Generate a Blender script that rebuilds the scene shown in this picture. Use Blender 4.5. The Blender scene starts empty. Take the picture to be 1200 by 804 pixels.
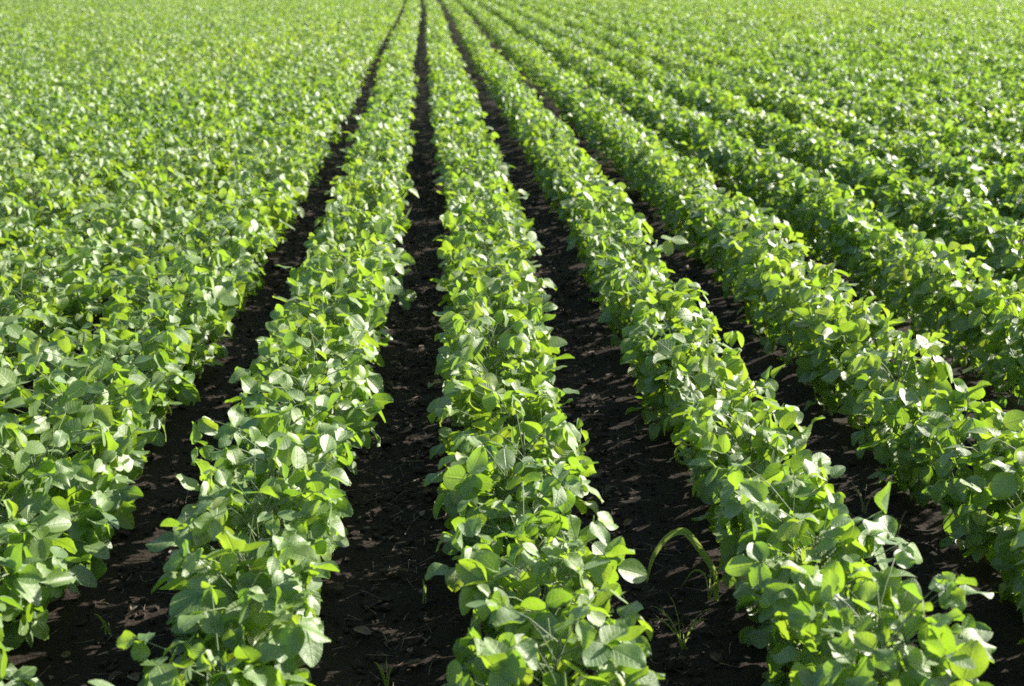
import bpy, math
import numpy as np
from math import radians as R

rng = np.random.default_rng(11)
scene = bpy.context.scene
col = scene.collection

# ------------------------------------------------------------------ place
ROW = 0.67                 # row spacing, metres
CAM_H = 1.65
FPX = 1400.0               # focal length in pixels of a 1200 px wide frame
PITCH = math.atan(442 / FPX)
YAW = math.atan(105 * math.cos(PITCH) / FPX)
CAM = np.array([0.155, 0.0, CAM_H])
SUN_AZ, SUN_EL = 68.0, 29.0     # degrees clockwise from +Y, above the horizon

def row_shift(y):
    """The rows swing very slightly to the left as they run away."""
    y = np.asarray(y, float)
    k = np.clip((y - 2.5) / 6.5, 0, 1)
    base = 0.022 * np.minimum(y, 2.5) + 0.022 * 6.5 * (k - k**3 + 0.5 * k**4)
    return base + 0.012 * np.sin(y * 0.9 + 1.0) * np.clip(y / 6, 0, 1) + 0.03 * np.sin(y * 0.21) * np.clip((y - 8) / 10, 0, 1)

cp, sp, cy_, sy_ = math.cos(PITCH), math.sin(PITCH), math.cos(YAW), math.sin(YAW)
FWD = np.array([sy_ * cp, cy_ * cp, -sp])
RIGHT = np.array([cy_, -sy_, 0.0])
UP = np.cross(RIGHT, FWD)

def project(p):
    d = np.asarray(p) - CAM
    z = d @ FWD
    return 600 + FPX * (d @ RIGHT) / z, 402 - FPX * (d @ UP) / z, z

def ground_at(px, py, z=0.0):
    d = FWD + RIGHT * (px - 600) / FPX - UP * (py - 402) / FPX
    return CAM + d * ((z - CAM[2]) / d[2])

# ------------------------------------------------------------------ helpers
def tag(o, label=None, cat=None, group=None, kind=None):
    for k, v in (('label', label), ('category', cat), ('group', group), ('kind', kind)):
        if v:
            o[k] = v
    return o

def link_mesh(name, verts, faces, mat, parent=None, smooth=True, attr=None):
    """verts (n,3), faces (m,4) or (m,3) arrays -> ONE mesh object."""
    me = bpy.data.meshes.new(name)
    verts = np.asarray(verts, np.float32)
    faces = np.asarray(faces, np.int32)
    m, k = faces.shape
    me.vertices.add(len(verts)); me.vertices.foreach_set('co', verts.ravel())
    me.loops.add(m * k); me.loops.foreach_set('vertex_index', faces.ravel())
    me.polygons.add(m)
    me.polygons.foreach_set('loop_start', np.arange(0, m * k, k, dtype=np.int32))
    me.polygons.foreach_set('loop_total', np.full(m, k, np.int32))
    me.polygons.foreach_set('use_smooth', np.full(m, smooth, bool))
    if attr is not None:
        a = me.attributes.new('leaf_coord', 'FLOAT_VECTOR', 'POINT')
        a.data.foreach_set('vector', np.asarray(attr, np.float32).ravel())
    me.update(calc_edges=True)
    me.materials.append(mat)
    o = bpy.data.objects.new(name, me)
    col.objects.link(o)
    if parent is not None:
        o.parent = parent
    return o

def empty(name, loc):
    o = bpy.data.objects.new(name, None)
    o.empty_display_size = 0.05
    o.location = loc
    col.objects.link(o)
    return o

def unit(v):
    return v / np.maximum(np.linalg.norm(v, axis=-1, keepdims=True), 1e-9)

def turn(v, axis, ang):
    """Rodrigues rotation of rows of v about rows of axis."""
    c, s = np.cos(ang)[:, None], np.sin(ang)[:, None]
    return v * c + np.cross(axis, v) * s + axis * (np.sum(axis * v, 1, keepdims=True)) * (1 - c)

def tubes(paths, r0, r1, sides=4):
    """paths (n,k,3): tapered tubes; returns verts, quads."""
    n, k, _ = paths.shape
    t = np.gradient(paths, axis=1)
    t = unit(t)
    ref = np.where(np.abs(t[..., 2:3]) > 0.9, np.array([1.0, 0, 0]), np.array([0, 0, 1.0]))
    a = unit(np.cross(t, ref)); b = np.cross(t, a)
    ang = np.arange(sides) / sides * 2 * np.pi
    r0 = np.broadcast_to(np.asarray(r0, float), (n,)); r1 = np.broadcast_to(np.asarray(r1, float), (n,))
    rad = r0[:, None] + (r1 - r0)[:, None] * np.linspace(0, 1, k)[None]
    v = paths[:, :, None] + rad[:, :, None, None] * (a[:, :, None] * np.cos(ang)[None, None, :, None] + b[:, :, None] * np.sin(ang)[None, None, :, None])
    idx = np.arange(n * k * sides).reshape(n, k, sides)
    q = np.stack([idx[:, :-1], np.roll(idx[:, :-1], -1, 2), np.roll(idx[:, 1:], -1, 2), idx[:, 1:]], -1)
    return v.reshape(-1, 3), q.reshape(-1, 4)

def value_noise(x, y, cell, seed):
    g = np.random.default_rng(seed).random((257, 257))
    fx, fy = x / cell, y / cell
    ix, iy = np.floor(fx).astype(int), np.floor(fy).astype(int)
    tx, ty = fx - ix, fy - iy
    tx, ty = tx * tx * (3 - 2 * tx), ty * ty * (3 - 2 * ty)
    G = lambda i, j: g[i % 257, j % 257]
    return (G(ix, iy) * (1 - tx) + G(ix + 1, iy) * tx) * (1 - ty) + (G(ix, iy + 1) * (1 - tx) + G(ix + 1, iy + 1) * tx) * ty

# ------------------------------------------------------------------ materials
def new_mat(name):
    m = bpy.data.materials.new(name); m.use_nodes = True
    nt = m.node_tree; nt.nodes.clear()
    return m, nt, nt.nodes, nt.links

def leaf_material():
    m, nt, N, L = new_mat('soybean_leaf')
    out = N.new('ShaderNodeOutputMaterial')
    at = N.new('ShaderNodeAttribute'); at.attribute_name = 'leaf_coord'
    sep = N.new('ShaderNodeSeparateXYZ'); L.new(at.outputs['Vector'], sep.inputs[0])
    u, v, tone = sep.outputs[0], sep.outputs[1], sep.outputs[2]
    def math_(op, a, b=None, c=None):
        n = N.new('ShaderNodeMath'); n.operation = op
        for i, s in enumerate((a, b, c)):
            if s is None: continue
            if isinstance(s, (int, float)): n.inputs[i].default_value = s
            else: L.new(s, n.inputs[i])
        return n.outputs[0]
    au = math_('ABSOLUTE', u)
    mid = N.new('ShaderNodeMapRange'); mid.interpolation_type = 'SMOOTHSTEP'
    L.new(au, mid.inputs[0]); mid.inputs[1].default_value = 0.02; mid.inputs[2].default_value = 0.09
    mid.inputs[3].default_value = 1.0; mid.inputs[4].default_value = 0.0
    side = math_('SINE', math_('MULTIPLY', math_('SUBTRACT', math_('MULTIPLY', v, 6.5), math_('MULTIPLY', au, 1.7)), 6.283))
    side = N_mr = side
    sv = N.new('ShaderNodeMapRange'); sv.interpolation_type = 'SMOOTHSTEP'
    L.new(side, sv.inputs[0]); sv.inputs[1].default_value = 0.82; sv.inputs[2].default_value = 1.0
    vein = math_('MAXIMUM', mid.outputs[0], math_('MULTIPLY', sv.outputs[0], 0.42))
    geo = N.new('ShaderNodeNewGeometry')
    noi = N.new('ShaderNodeTexNoise'); noi.inputs['Scale'].default_value = 55; noi.inputs['Detail'].default_value = 3
    L.new(geo.outputs['Position'], noi.inputs['Vector'])
    fine = N.new('ShaderNodeTexNoise'); fine.inputs['Scale'].default_value = 420; fine.inputs['Detail'].default_value = 2
    L.new(geo.outputs['Position'], fine.inputs['Vector'])
    tt = math_('ADD', tone, math_('MULTIPLY', math_('SUBTRACT', noi.outputs['Fac'], 0.5), 0.35))
    ramp = N.new('ShaderNodeValToRGB'); cr = ramp.color_ramp
    cr.elements[0].position = 0.0; cr.elements[0].color = (0.058, 0.125, 0.018, 1)
    cr.elements[1].position = 1.0; cr.elements[1].color = (0.125, 0.165, 0.024, 1)
    e = cr.elements.new(0.45); e.color = (0.092, 0.165, 0.020, 1)
    e = cr.elements.new(0.85); e.color = (0.125, 0.195, 0.024, 1)
    L.new(tt, ramp.inputs[0])
    tr = N.new('ShaderNodeValToRGB'); ct = tr.color_ramp
    ct.elements[0].position = 0.0; ct.elements[0].color = (0.170, 0.350, 0.016, 1)
    ct.elements[1].position = 1.0; ct.elements[1].color = (0.370, 0.490, 0.026, 1)
    e = ct.elements.new(0.5); e.color = (0.290, 0.470, 0.018, 1)
    L.new(tt, tr.inputs[0])
    def mix(a, b, f):
        n = N.new('ShaderNodeMix'); n.data_type = 'RGBA'
        L.new(f, n.inputs[0]) if not isinstance(f, float) else setattr(n.inputs[0], 'default_value', f)
        L.new(a, n.inputs[6])
        if isinstance(b, tuple): n.inputs[7].default_value = b
        else: L.new(b, n.inputs[7])
        return n.outputs[2]
    base = mix(ramp.outputs[0], (0.16, 0.24, 0.08, 1), math_('MULTIPLY', vein, 0.6))
    spot = N.new('ShaderNodeTexNoise'); spot.inputs['Scale'].default_value = 130; spot.inputs['Detail'].default_value = 2
    L.new(geo.outputs['Position'], spot.inputs['Vector'])
    sm = N.new('ShaderNodeMapRange'); L.new(spot.outputs['Fac'], sm.inputs[0]); sm.inputs[1].default_value = 0.70; sm.inputs[2].default_value = 0.74
    base = mix(base, (0.19, 0.13, 0.045, 1), math_('MULTIPLY', sm.outputs[0], 0.7))
    under = mix(base, (0.13, 0.19, 0.10, 1), math_('MULTIPLY', geo.outputs['Backfacing'], 0.55))
    trc = mix(tr.outputs[0], (0.42, 0.50, 0.08, 1), math_('MULTIPLY', vein, 0.6))
    bump = N.new('ShaderNodeBump'); bump.inputs['Strength'].default_value = 0.6; bump.inputs['Distance'].default_value = 0.0025
    hgt = math_('ADD', math_('MULTIPLY', vein, -0.7), math_('ADD', noi.outputs['Fac'], math_('MULTIPLY', fine.outputs['Fac'], 0.35)))
    L.new(hgt, bump.inputs['Height'])
    p = N.new('ShaderNodeBsdfPrincipled')
    L.new(mix(under, (0, 0, 0, 1), 0.30), p.inputs['Base Color']); L.new(bump.outputs[0], p.inputs['Normal'])
    rg = N.new('ShaderNodeMapRange'); L.new(noi.outputs['Fac'], rg.inputs[0])
    rg.inputs[3].default_value = 0.42; rg.inputs[4].default_value = 0.66
    L.new(rg.outputs[0], p.inputs['Roughness'])
    p.inputs['Specular IOR Level'].default_value = 1.0
    p.inputs['Sheen Weight'].default_value = 0.03
    p.inputs['Sheen Roughness'].default_value = 0.35
    t = N.new('ShaderNodeBsdfTranslucent'); L.new(mix(trc, (0, 0, 0, 1), 0.5), t.inputs['Color']); L.new(bump.outputs[0], t.inputs['Normal'])
    # light that enters a leaf leaves it half upward, half through it; the gloss of its skin is on top of both
    ms = N.new('ShaderNodeAddShader')
    L.new(p.outputs[0], ms.inputs[0]); L.new(t.outputs[0], ms.inputs[1])
    L.new(ms.outputs[0], out.inputs['Surface'])
    return m

def stem_material(name, c1, c2, trans=0.0):
    m, nt, N, L = new_mat(name)
    out = N.new('ShaderNodeOutputMaterial')
    p = N.new('ShaderNodeBsdfPrincipled')
    geo = N.new('ShaderNodeNewGeometry')
    noi = N.new('ShaderNodeTexNoise'); noi.inputs['Scale'].default_value = 40; noi.inputs['Detail'].default_value = 4
    L.new(geo.outputs['Position'], noi.inputs['Vector'])
    r = N.new('ShaderNodeValToRGB'); r.color_ramp.elements[0].color = (*c1, 1); r.color_ramp.elements[1].color = (*c2, 1)
    r.color_ramp.elements[0].position = 0.35; r.color_ramp.elements[1].position = 0.65
    L.new(noi.outputs['Fac'], r.inputs[0]); L.new(r.outputs[0], p.inputs['Base Color'])
    p.inputs['Roughness'].default_value = 0.55
    p.inputs['Sheen Weight'].default_value = 0.3
    if trans:
        t = N.new('ShaderNodeBsdfTranslucent'); L.new(r.outputs[0], t.inputs['Color'])
        ms = N.new('ShaderNodeMixShader'); ms.inputs[0].default_value = trans
        L.new(p.outputs[0], ms.inputs[1]); L.new(t.outputs[0], ms.inputs[2]); L.new(ms.outputs[0], out.inputs['Surface'])
    else:
        L.new(p.outputs[0], out.inputs['Surface'])
    return m

def soil_material(name, dark, mid, pale, bump_d=0.012):
    m, nt, N, L = new_mat(name)
    out = N.new('ShaderNodeOutputMaterial'); p = N.new('ShaderNodeBsdfPrincipled')
    geo = N.new('ShaderNodeNewGeometry')
    def noise(s, d):
        n = N.new('ShaderNodeTexNoise'); n.inputs['Scale'].default_value = s; n.inputs['Detail'].default_value = d
        n.inputs['Roughness'].default_value = 0.65
        L.new(geo.outputs['Position'], n.inputs['Vector']); return n.outputs['Fac']
    a, b = noise(3.0, 6), noise(70.0, 5)
    mx = N.new('ShaderNodeMath'); mx.operation = 'MULTIPLY_ADD'; L.new(b, mx.inputs[0]); mx.inputs[1].default_value = 0.55
    mm = N.new('ShaderNodeMath'); mm.operation = 'MULTIPLY'; L.new(a, mm.inputs[0]); mm.inputs[1].default_value = 0.45
    L.new(mm.outputs[0], mx.inputs[2])
    r = N.new('ShaderNodeValToRGB'); cr = r.color_ramp
    cr.elements[0].position = 0.36; cr.elements[0].color = (*dark, 1)
    cr.elements[1].position = 0.72; cr.elements[1].color = (*pale, 1)
    e = cr.elements.new(0.56); e.color = (*mid, 1)
    L.new(mx.outputs[0], r.inputs[0]); L.new(r.outputs[0], p.inputs['Base Color'])
    p.inputs['Roughness'].default_value = 0.92
    p.inputs['Specular IOR Level'].default_value = 0.25
    bp = N.new('ShaderNodeBump'); bp.inputs['Distance'].default_value = bump_d; bp.inputs['Strength'].default_value = 0.9
    L.new(b, bp.inputs['Height']); L.new(bp.outputs[0], p.inputs['Normal'])
    L.new(p.outputs[0], out.inputs['Surface'])
    return m

LEAF = leaf_material()
STEM = stem_material('soybean_stem', (0.10, 0.17, 0.045), (0.17, 0.23, 0.075), 0.15)
GRASS = stem_material('grass_blade', (0.26, 0.36, 0.06), (0.38, 0.46, 0.10), 0.5)
PALE_GRASS = stem_material('dry_grass_blade', (0.22, 0.21, 0.12), (0.34, 0.31, 0.19), 0.3)
DEAD = stem_material('withered_leaf', (0.045, 0.025, 0.014), (0.16, 0.10, 0.05), 0.2)
STRAW = stem_material('dry_straw', (0.12, 0.075, 0.045), (0.30, 0.22, 0.15))
SOIL = soil_material('dark_soil', (0.015, 0.011, 0.0085), (0.029, 0.0215, 0.0155), (0.054, 0.039, 0.028))
CLOD = soil_material('soil_clod', (0.018, 0.014, 0.0115), (0.042, 0.031, 0.024), (0.10, 0.072, 0.054), 0.004)

# ------------------------------------------------------------------ leaves
def leaf_template(nl, nw):
    t = np.linspace(0, 1, nl + 1); u = np.linspace(-1, 1, nw + 1)
    w = np.sin(np.pi * np.clip(t, 0.012, 0.985) ** 0.80) ** 0.56
    T, U = np.meshgrid(t, u, indexing='ij'); Wd = np.repeat(w[:, None], nw + 1, 1)
    idx = np.arange((nl + 1) * (nw + 1)).reshape(nl + 1, nw + 1)
    q = np.stack([idx[:-1, :-1], idx[:-1, 1:], idx[1:, 1:], idx[1:, :-1]], -1).reshape(-1, 4)
    return T.ravel(), U.ravel(), Wd.ravel(), q

def blades(P, D, Nn, length, width, fold, curl, tone, nl, nw, rg):
    T, U, Wd, q = leaf_template(nl, nw)
    S = np.cross(D, Nn)
    n = len(P); ph = rg.random((n, 2)) * 6.28; wa = rg.uniform(0.0, 0.12, n)
    half = width[:, None] * 0.5 * Wd[None] * np.abs(U)[None]
    side = np.sign(U)[None] * half * np.cos(fold)[:, None]
    lift = half * np.sin(fold)[:, None] - curl[:, None] * length[:, None] * T[None] ** 2
    lift += (wa * length)[:, None] * np.sin(T[None] * 7 + ph[:, :1]) * np.abs(U)[None] ** 2 + (wa * 0.6 * length)[:, None] * np.sin(U[None] * 3 + ph[:, 1:])
    along = length[:, None] * T[None] * (1 - 0.25 * np.abs(curl)[:, None] * T[None])
    V = P[:, None] + D[:, None] * along[..., None] + S[:, None] * side[..., None] + Nn[:, None] * lift[..., None]
    k = len(T)
    F = (np.arange(n)[:, None, None] * k + q[None]).reshape(-1, 4)
    A = np.stack([np.broadcast_to(U, (n, k)), np.broadcast_to(T, (n, k)), np.broadcast_to(tone[:, None], (n, k))], -1)
    return V.reshape(-1, 3), F, A.reshape(-1, 3)

def tips(n_plants, n_leaf, half_w, height, rg, top_only=0.0):
    """Petiole tips (relative to the plant's foot), outward azimuths and attachment heights."""
    n = n_plants * n_leaf
    k = np.tile(np.arange(n_leaf), n_plants)
    s = (k + rg.random(n)) / n_leaf
    s = top_only + (1 - top_only) * s ** 0.68             # more leaves near the top
    az = k * 2.39996 + np.repeat(rg.random(n_plants) * 6.28, n_leaf) + rg.normal(0, 0.35, n)
    H = np.repeat(height, n_leaf); Wx = np.repeat(half_w, n_leaf)
    prof = np.interp(s, [0, .25, .55, .8, .93, 1], [0.55, 0.72, 0.92, 1.0, 0.94, 0.74])
    rad = prof * np.sqrt(rg.uniform(0.18, 1.0, n))
    x = np.cos(az) * rad * Wx
    y = np.sin(az) * rad * 0.135
    z = H * (0.08 + 0.84 * s) + rg.normal(0, 0.018, n)
    shoot = (s > 0.72) & (rg.random(n) < 0.22)             # leaves held up on long stalks above the rest
    z = z + shoot * rg.uniform(0.02, 0.085, n)
    stray = rg.random(n) < 0.012                           # leaves reaching out over the soil
    x = np.where(stray, x * 1.38, x)
    return np.stack([x, y, z], 1), az, s, H

def make_leaves(n_plants, n_leaf, half_w, height, tone_p, rg, nl, nw, size=1.0, top_only=0.0, foot=None):
    Q, az, s, H = tips(n_plants, n_leaf, half_w, height, rg, top_only)
    n = len(Q)
    pitch = rg.normal(R(-12), R(24), n) - (1 - s) * R(12)
    out = np.stack([np.cos(az), np.sin(az), np.zeros(n)], 1)
    d = out * np.cos(pitch)[:, None]; d[:, 2] = np.sin(pitch)
    upv = -out * np.sin(pitch)[:, None]; upv[:, 2] = np.cos(pitch)
    upv = unit(turn(upv, d, rg.normal(0, R(20), n)))
    grow = np.interp(s, [0, 0.3, 0.75, 0.95, 1], [0.85, 1.0, 1.05, 0.92, 0.62]) * rg.uniform(0.68, 1.18, n) * size
    P3, D3, N3, L3, W3 = [], [], [], [], []
    for a in (0.0, 1.35, -1.35):
        dd = turn(d, upv, np.full(n, a) + rg.normal(0, 0.18, n))
        nn = upv
        sd = unit(np.cross(dd, nn))
        droop = np.where(rg.random(n) < 0.40, rg.normal(R(-66), R(16), n), rg.normal(R(-12), R(24), n)) * np.where(rg.random(n) < 0.86, 1, -0.9)
        dd2 = turn(dd, sd, droop); nn2 = turn(nn, sd, droop)
        roll = rg.normal(0, R(20), n); nn2 = turn(nn2, dd2, roll)
        st = 0.024 if a == 0 else 0.005
        P3.append(Q + d * st * size); D3.append(dd2); N3.append(nn2)
        L3.append(0.069 * grow * (1.04 if a == 0 else 0.95)); W3.append(0.057 * grow * rg.uniform(0.84, 1.08, n))
    P, D, Nn = np.concatenate(P3), unit(np.concatenate(D3)), unit(np.concatenate(N3))
    Ln, Wn = np.concatenate(L3), np.concatenate(W3)
    m = len(P)
    tone = np.tile(np.repeat(tone_p, n_leaf) + 0.26 * (s - 0.6), 3) + rg.normal(0, 0.17, m) + np.where(rg.random(m) < 0.02, 0.35, 0)
    tone = np.clip(tone, 0.0, 1.0)
    if foot is not None:
        P = P + np.tile(np.repeat(foot, n_leaf, 0), (3, 1))
    V, F, A = blades(P, D, Nn, Ln, Wn, np.abs(rg.normal(R(13), R(9), m)), rg.normal(0.10, 0.11, m), tone, nl, nw, rg)
    return V, F, A, (Q, az, s, H, d)

# ------------------------------------------------------------------ where the plants stand
STEP = 0.20
half_by_row = lambda r: 0.135 if r >= -1 else 0.165        # rows beyond the open furrow on the far side have closed up
def row_x(r): return (r + 0.5) * ROW
feet, rows = [], []
for r in range(-64, 66):
    y0 = -0.9 if abs(r) < 8 else 0.0
    ys = np.arange(y0, 82, STEP) + rng.random() * STEP
    ys = ys + rng.normal(0, 0.028, len(ys))
    xs = row_x(r) - (0.03 if r == -2 else 0) + row_shift(ys) + rng.normal(0, 0.017, len(ys))
    lim = np.abs(xs - CAM[0] - 0.0715 * ys) < 0.50 * np.maximum(ys, 0) + 3.0
    feet.append(np.stack([xs[lim], ys[lim], np.zeros(lim.sum())], 1)); rows.append(np.full(lim.sum(), r))
feet = np.concatenate(feet); rows = np.concatenate(rows)
N_ALL = len(feet)
vig = value_noise(feet[:, 0] + 50, feet[:, 1] + 50, 0.55, 3) - 0.5
vig2 = value_noise(feet[:, 0] + 90, feet[:, 1] + 40, 3.2, 4) - 0.5
height = np.where(rows == -1, 0.435, np.where(rows >= 1, 0.425, 0.415)) * (1 + 0.20 * vig + 0.14 * vig2 + rng.normal(0, 0.075, N_ALL))
half_w = np.where(rows >= 3, 0.108, np.where(rows >= 1, 0.140, np.where(rows >= -1, 0.192, np.where(rows == -2, 0.240, 0.265)))) * (1 + 0.24 * vig + rng.normal(0, 0.06, N_ALL))
tone_p = 0.47 + 0.35 * vig2 + 0.22 * vig + rng.normal(0, 0.07, N_ALL)

# the 300 plants that show largest: nearest of those inside the frame
top = feet + np.array([0, 0, 0.33])
px, py, pz = project(top)
pad = 0.16 * FPX / np.maximum(pz, 0.3)
seen = (pz > 0.8) & (px > -pad) & (px < 1200 + pad) & (py > -10) & (py < 804 + pad * 0.75)
cand = np.where(seen)[0]
near = cand[np.argsort(pz[cand])][:300]
is_near = np.zeros(N_ALL, bool); is_near[near] = True

ORD = ['first', 'second', 'third', 'fourth', 'fifth', 'sixth', 'seventh', 'eighth', 'ninth', 'tenth', 'eleventh', 'twelfth', 'thirteenth',
       'fourteenth', 'fifteenth', 'sixteenth', 'seventeenth', 'eighteenth', 'nineteenth', 'twentieth']
def ordinal(n):
    tens = {2: 'twenty', 3: 'thirty', 4: 'forty', 5: 'fifty'}
    if n <= 20: return ORD[n - 1]
    t, u = divmod(n, 10)
    return (tens[t][:-1] + 'ieth') if u == 0 else tens[t] + '-' + ORD[u - 1]
def row_phrase(r):
    if r == 0: return 'row just right of middle furrow'
    if r == -1: return 'row just left of middle furrow'
    return f'{ordinal(r + 1)} row right of middle furrow' if r > 0 else f'{ordinal(-r)} row left of middle furrow'

for r in sorted(set(rows[near])):
    members = [i for i in near if rows[i] == r]
    members.sort(key=lambda i: feet[i, 1])
    for k, i in enumerate(members):
        rg = np.random.default_rng(1000 + i)
        h, w = height[i], half_w[i]
        dist = pz[i]
        nl, nw = (7, 4) if dist < 3.6 else (5, 4)
        root = empty('soybean_plant', feet[i])
        look = 'tall' if h > 0.450 else ('low' if h < 0.385 else ('yellowish' if tone_p[i] > 0.60 else ('dark green' if tone_p[i] < 0.34 else 'leafy')))
        tag(root, f'{look} soybean plant, {ordinal(k + 1)} from the near end, {row_phrase(r)}', 'soybean plant', 'soybean plants standing in rows')
        V, F, A, (Q, az, s, H, d) = make_leaves(1, 48, np.array([w]), np.array([h]), np.array([tone_p[i]]), rg, nl, nw)
        link_mesh('foliage', V, F, LEAF, root, attr=A)
        # stem and leaf stalks
        wob = rg.normal(0, 0.008, (5, 2)).cumsum(0); zz = np.linspace(-0.01, 0.80 * h, 5)
        sx = np.concatenate([wob - wob[0], zz[:, None]], 1)
        v1, f1 = tubes(sx[None], 0.0042, 0.0020, 6)
        za = np.clip(Q[:, 2] - rg.uniform(0.06, 0.16, len(Q)), 0.02, 0.78 * h)
        a0 = np.stack([np.interp(za, zz, sx[:, 0]), np.interp(za, zz, sx[:, 1]), za], 1)
        midp = a0 * 0.5 + Q * 0.5 + np.array([0, 0, 0.012])
        end = Q + d * 0.024
        v2, f2 = tubes(np.stack([a0, midp, Q, end], 1), 0.0017, 0.0009, 4)
        link_mesh('stem', np.concatenate([v1, v2]), np.concatenate([f1, f2 + len(v1)]), STEM, root)

# all other plants of the field: one mass
parts = []
dist_all = np.hypot(feet[:, 0] - CAM[0], feet[:, 1])
rest = ~is_near
rg = np.random.default_rng(77)
for d0, d1, nleaf, nl, nw, size, top_only in ((0, 14, 46, 4, 2, 1.0, 0.0), (14, 26, 34, 2, 2, 1.02, 0.12), (26, 48, 27, 2, 2, 1.05, 0.25), (48, 200, 12, 1, 2, 1.35, 0.4)):
    sel = np.where(rest & (dist_all >= d0) & (dist_all < d1))[0]
    if nl == 1:
        nl = 2
    V, F, A, _ = make_leaves(len(sel), nleaf, half_w[sel], height[sel], tone_p[sel], rg, nl, nw, size, top_only, feet[sel])
    parts.append((V, F, A))
off = 0; Vs, Fs, As = [], [], []
for V, F, A in parts:
    Vs.append(V); Fs.append(F + off); As.append(A); off += len(V)
tag(link_mesh('soybean_crop', np.concatenate(Vs), np.concatenate(Fs), LEAF, attr=np.concatenate(As)),
    'dense green soybean crop in rows running away to the horizon', 'soybean crop', None, 'stuff')

# far beyond the frame the crop reads as one low bumpy sheet
gx = np.linspace(-420, 420, 241); gy = np.concatenate([np.linspace(80, 140, 61), np.geomspace(142, 700, 60)])
X, Y = np.meshgrid(gx, gy, indexing='ij')
Z = 0.34 + 0.06 * value_noise(X, Y, 2.0, 8) - 0.5 * (np.abs(X) > 415) - 0.5 * (Y < 80.5)
idx = np.arange(X.size).reshape(X.shape)
q = np.stack([idx[:-1, :-1], idx[1:, :-1], idx[1:, 1:], idx[:-1, 1:]], -1).reshape(-1, 4)
att = np.stack([np.full(X.size, 0.5), value_noise(X, Y, 1.5, 9).ravel(), 0.4 + 0.2 * value_noise(X, Y, 6.0, 10).ravel()], 1)
tag(link_mesh('distant_soybean_crop', np.stack([X, Y, Z], -1).reshape(-1, 3), q, LEAF, attr=att), 'far end of the soybean field', 'soybean crop', None, 'stuff')

# ------------------------------------------------------------------ soil
def soil_height(x, y):
    ridge = 0.016 * np.cos((x - row_shift(np.clip(y, -2, 80))) / ROW * 2 * np.pi + np.pi)
    return ridge - 0.02 + 0.022 * (value_noise(x + 30, y + 30, 0.16, 21) - .5) + 0.014 * (value_noise(x + 30, y + 30, 0.055, 22) - .5)
fine_x = np.arange(-4.2, 5.2, 0.024); fine_y = np.arange(-0.6, 11.0, 0.024)
side = np.geomspace(0.05, 1500, 46)
xs = np.concatenate([fine_x[0] - side[::-1], fine_x, fine_x[-1] + side]); ys = np.concatenate([fine_y[0] - side[::-1], fine_y, fine_y[-1] + side])
X, Y = np.meshgrid(xs, ys, indexing='ij')
near_w = np.clip((30 - np.hypot(X, Y)) / 10, 0, 1)
Z = soil_height(X, Y) * near_w - 0.02 * (1 - near_w)
idx = np.arange(X.size).reshape(X.shape)
q = np.stack([idx[:-1, :-1], idx[1:, :-1], idx[1:, 1:], idx[:-1, 1:]], -1).reshape(-1, 4)
tag(link_mesh('soil', np.stack([X, Y, Z], -1).reshape(-1, 3), q, SOIL), None, None, None, 'structure')

# crumbs and clods of soil
def lumps(n, rg, smin, smax, spread):
    ico = []
    g = (1 + 5 ** .5) / 2
    for a, b in ((1, g), (-1, g), (1, -g), (-1, -g)):
        ico += [(0, a, b), (a, b, 0), (b, 0, a)]
    base = unit(np.array(ico, float))
    import itertools
    faces = [(i, j, k) for i, j, k in itertools.combinations(range(12), 3)
             if max(np.linalg.norm(base[i] - base[j]), np.linalg.norm(base[j] - base[k]), np.linalg.norm(base[i] - base[k])) < 1.06]
    fc = []
    for f in faces:
        a, b, c = base[list(f)]
        fc.append(f if np.dot(np.cross(b - a, c - a), a) > 0 else (f[0], f[2], f[1]))
    fc = np.array(fc)
    f_row = rg.integers(-3, 5, n); y = 1.0 + 10.0 * rg.random(n) ** 1.5
    x = f_row * ROW + row_shift(y) + rg.normal(0, spread, n)
    s = smin * (smax / smin) ** (rg.random(n) ** 2.6)
    V = base[None] * (s[:, None, None] * rg.uniform(0.5, 1.4, (n, 12, 1))) * rg.uniform(0.7, 1.2, (n, 1, 3)) * np.array([1, 1, .7])
    a = rg.random(n) * 6.28
    c, si = np.cos(a)[:, None], np.sin(a)[:, None]
    V = np.stack([V[..., 0] * c - V[..., 1] * si, V[..., 0] * si + V[..., 1] * c, V[..., 2]], -1)
    P = np.stack([x, y, soil_height(x, y) + s * 0.3], 1)
    return (V + P[:, None]).reshape(-1, 3), (np.arange(n)[:, None, None] * 12 + fc[None]).reshape(-1, 3)
v, f = lumps(45000, np.random.default_rng(5), 0.0025, 0.015, 0.12)
v2, f2 = lumps(1500, np.random.default_rng(55), 0.012, 0.034, 0.10)
v, f = np.concatenate([v, v2]), np.concatenate([f, f2 + len(v)])
tag(link_mesh('soil_clods', v, f, CLOD, smooth=False), 'dark crumbs and clods of soil lying in the furrows', 'soil clods', None, 'stuff')

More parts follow.
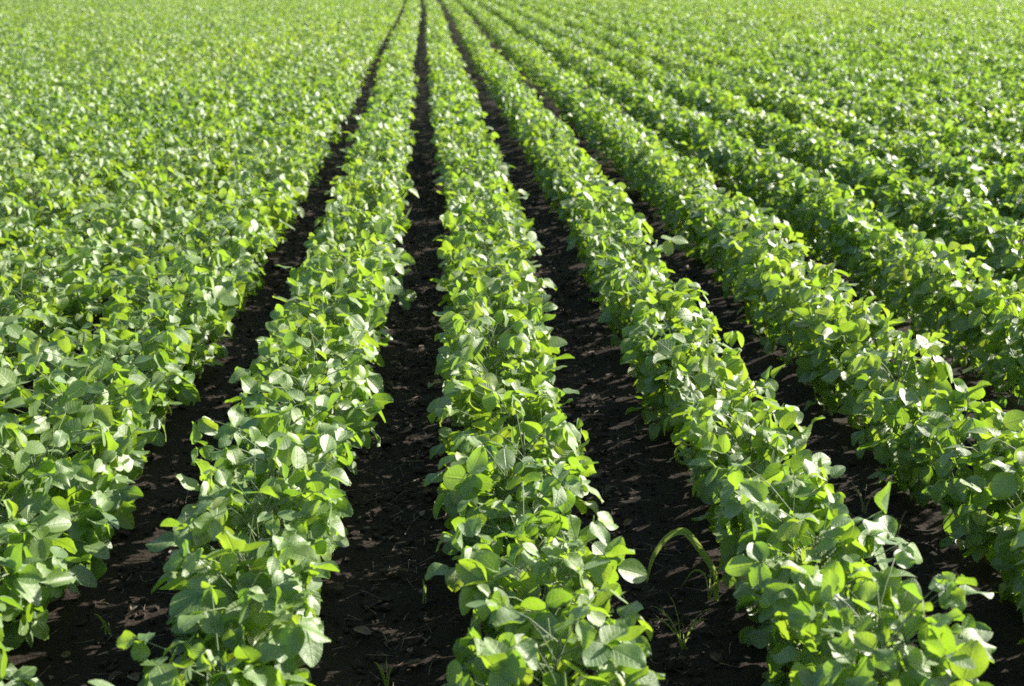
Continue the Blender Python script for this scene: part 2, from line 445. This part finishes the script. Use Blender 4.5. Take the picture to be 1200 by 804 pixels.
# bits of dry straw lying on the soil
rg = np.random.default_rng(6); n = 6500
fr = rg.integers(-3, 5, n); y = 1.2 + 9 * rg.random(n) ** 1.4
x = fr * ROW + row_shift(y) + rg.normal(0, 0.10, n)
a = rg.random(n) * 6.28; ln = rg.uniform(0.006, 0.032, n) * np.where(rg.random(n) < .06, 2.2, 1)
p0 = np.stack([x, y, soil_height(x, y) + 0.006 + rg.uniform(0, .006, n)], 1)
dv = np.stack([np.cos(a), np.sin(a), rg.normal(0, .2, n)], 1) * ln[:, None]
bend = np.stack([-np.sin(a), np.cos(a), np.full(n, .4)], 1) * (ln * rg.normal(0, .12, n))[:, None]
v, f = tubes(np.stack([p0 - dv, p0 + bend, p0 + dv], 1), rg.uniform(0.0006, 0.0016, n), 0.0006, 4)
tag(link_mesh('dry_straw', v, f, STRAW), 'short bits of dry straw scattered on the dark soil', 'straw', None, 'stuff')

# withered leaves that have dropped between the rows
rg = np.random.default_rng(15); n = 330
fr = rg.integers(-2, 4, n); y = 1.6 + 7 * rg.random(n) ** 1.4
x = fr * ROW + row_shift(y) + rg.normal(0, 0.13, n)
a = rg.random(n) * 6.28
Pd = np.stack([x, y, soil_height(x, y) + 0.014], 1)
Dd = np.stack([np.cos(a), np.sin(a), rg.normal(0, .15, n)], 1); Dd = unit(Dd)
Nd = unit(np.cross(np.cross(Dd, np.array([0, 0, 1.0])) + rg.normal(0, .2, (n, 3)), Dd))
sz = rg.uniform(0.4, 1.0, n)
V, F, A = blades(Pd, Dd, Nd, 0.055 * sz, 0.036 * sz, rg.uniform(.1, .9, n), rg.normal(0, .3, n), rg.random(n), 5, 4, rg)
tag(link_mesh('fallen_leaves', V, F, DEAD, attr=A), 'small withered brown leaves fallen on the soil between rows', 'fallen leaves', None, 'stuff')

# ------------------------------------------------------------------ weeds
def ribbon(path, width, up=(0, 0, 1), fold=0.35):
    """A grass blade: a V-folded ribbon along path, width per point."""
    path = np.asarray(path, float); width = np.asarray(width, float)
    t = unit(np.gradient(path, axis=0)); s = unit(np.cross(t, np.asarray(up, float))); nrm = np.cross(s, t)
    v = np.stack([path - s * width[:, None] / 2 + nrm * width[:, None] * fold, path, path + s * width[:, None] / 2 + nrm * width[:, None] * fold], 1)
    k = len(path); idx = np.arange(k * 3).reshape(k, 3)
    q = np.stack([idx[:-1, :-1], idx[:-1, 1:], idx[1:, 1:], idx[1:, :-1]], -1).reshape(-1, 4)
    return v.reshape(-1, 3), q

def smooth_path(pts, n=22):
    pts = np.asarray(pts, float); P = np.vstack([2 * pts[0] - pts[1], pts, 2 * pts[-1] - pts[-2]])
    out = []
    for t in np.linspace(0, len(pts) - 1 - 1e-6, n):
        i = int(t); u = t - i; a, b, c, d = P[i:i + 4]
        out.append(0.5 * (2 * b + (c - a) * u + (2 * a - 5 * b + 4 * c - d) * u * u + (3 * b - a - 3 * c + d) * u ** 3))
    return np.array(out)

# the long blade that arches over the furrow and droops
foot = ground_at(830, 704)
t = empty('grass_weed', foot)
tag(t, 'long bright green grass blade bent over in an arch across the dark furrow', 'grass weed')
arch = smooth_path([(0.02, 0, 0), (0.016, 0.01, 0.075), (-0.018, 0.015, 0.135), (-0.060, 0.02, 0.192), (-0.080, 0.02, 0.203), (-0.112, 0.018, 0.192), (-0.146, 0.01, 0.155), (-0.164, 0.0, 0.115), (-0.174, -0.01, 0.065)], 34)
w = 0.019 * np.sin(np.linspace(0.6, np.pi - 0.05, len(arch))) ** 0.7
link_mesh('blade', *ribbon(arch, w, up=(0, -1, 0.3)), GRASS, t)
rg = np.random.default_rng(9)
for j in range(3):
    aa = rg.uniform(0, 6.28); hh = rg.uniform(.07, .13)
    pth = smooth_path([(0, 0, 0), (.02 * np.cos(aa), .02 * np.sin(aa), hh * .7), (.07 * np.cos(aa), .07 * np.sin(aa), hh), (.12 * np.cos(aa), .12 * np.sin(aa), hh * .7)], 14)
    link_mesh('blade', *ribbon(pth, 0.006 * np.sin(np.linspace(.6, np.pi - .03, 14)), up=(-np.sin(aa), np.cos(aa), .2)), GRASS, t)

def seedling(px_, py_, n, hgt, spread, wid, mat, label, seed):
    rg = np.random.default_rng(seed); g0 = ground_at(px_, py_)
    t = empty('grass_seedling', g0)
    tag(t, label, 'grass weed', 'grass seedlings in the furrows')
    for j in range(n):
        aa = rg.uniform(0, 6.28); hh = hgt * rg.uniform(.7, 1.1); sp_ = spread * rg.uniform(.4, 1.2)
        dx, dy = math.cos(aa) * sp_, math.sin(aa) * sp_
        pth = smooth_path([(rg.normal(0, .004), rg.normal(0, .004), -.004), (dx * .25, dy * .25, hh * .5), (dx * .6, dy * .6, hh * .85), (dx, dy, hh * rg.uniform(.75, 1.05))], 12)
        link_mesh('blade', *ribbon(pth, wid * np.sin(np.linspace(.7, np.pi - .03, 12)), up=(-math.sin(aa), math.cos(aa), .15)), mat, t)
seedling(498, 706, 2, 0.075, 0.012, 0.005, GRASS, 'single thin upright grass shoot on the soil of the middle furrow', 1)
seedling(455, 812, 4, 0.085, 0.05, 0.007, GRASS, 'small grass tuft at the near end of the middle furrow', 2)
seedling(800, 760, 7, 0.12, 0.09, 0.004, GRASS, 'loose tuft of fine dark grass in shade below the arched blade', 3)
seedling(1012, 600, 6, 0.10, 0.05, 0.004, PALE_GRASS, 'pale dry grass tuft beside the shaded second furrow right of middle', 4)
seedling(128, 742, 4, 0.05, 0.04, 0.006, GRASS, 'low green grass sprout in the open furrow at lower left', 5)
seedling(1052, 625, 4, 0.09, 0.07, 0.004, PALE_GRASS, 'pale bent straw stalks lying under the third row right of middle', 6)
seedling(545, 640, 3, 0.06, 0.04, 0.005, GRASS, 'dark little grass sprout under the row just right of middle furrow', 7)

# ------------------------------------------------------------------ light and camera
world = bpy.data.worlds.new('World'); scene.world = world; world.use_nodes = True
wn = world.node_tree.nodes; wl = world.node_tree.links
bg = wn.get('Background') or wn.new('ShaderNodeBackground')
sky = wn.new('ShaderNodeTexSky'); sky.sky_type = 'NISHITA'; sky.sun_disc = False
sky.sun_elevation = R(SUN_EL); sky.sun_rotation = R(SUN_AZ)
wl.new(sky.outputs[0], bg.inputs['Color']); bg.inputs['Strength'].default_value = 0.08

sun = bpy.data.lights.new('sun', 'SUN'); sun.energy = 5.0; sun.angle = R(0.5); sun.color = (1.0, 0.94, 0.83)
so = bpy.data.objects.new('sun', sun); col.objects.link(so)
so.rotation_euler = (R(90 - SUN_EL), 0, R(180 - SUN_AZ))
so.location = (10, 10, 20)

cam = bpy.data.cameras.new('camera'); cam.sensor_width = 36; cam.sensor_fit = 'HORIZONTAL'; cam.lens = 36 * FPX / 1200
cam.clip_start = 0.05; cam.clip_end = 4000
cam.dof.use_dof = True; cam.dof.focus_distance = 3.6; cam.dof.aperture_fstop = 3.8
co = bpy.data.objects.new('camera', cam); col.objects.link(co)
co.location = CAM; co.rotation_euler = (R(90) - PITCH, 0, -YAW)
scene.camera = co

scene.render.engine = 'CYCLES'
scene.cycles.use_denoising = False
scene.cycles.max_bounces = 8; scene.cycles.diffuse_bounces = 3; scene.cycles.glossy_bounces = 2; scene.cycles.transmission_bounces = 6
scene.cycles.sample_clamp_indirect = 4
scene.cycles.filter_width = 1.7
vs = scene.view_settings
vs.view_transform = 'Standard'; vs.look = 'None'; vs.gamma = 1; vs.use_curve_mapping = False; vs.exposure = 1.35
print('plants', N_ALL, 'verts', off)
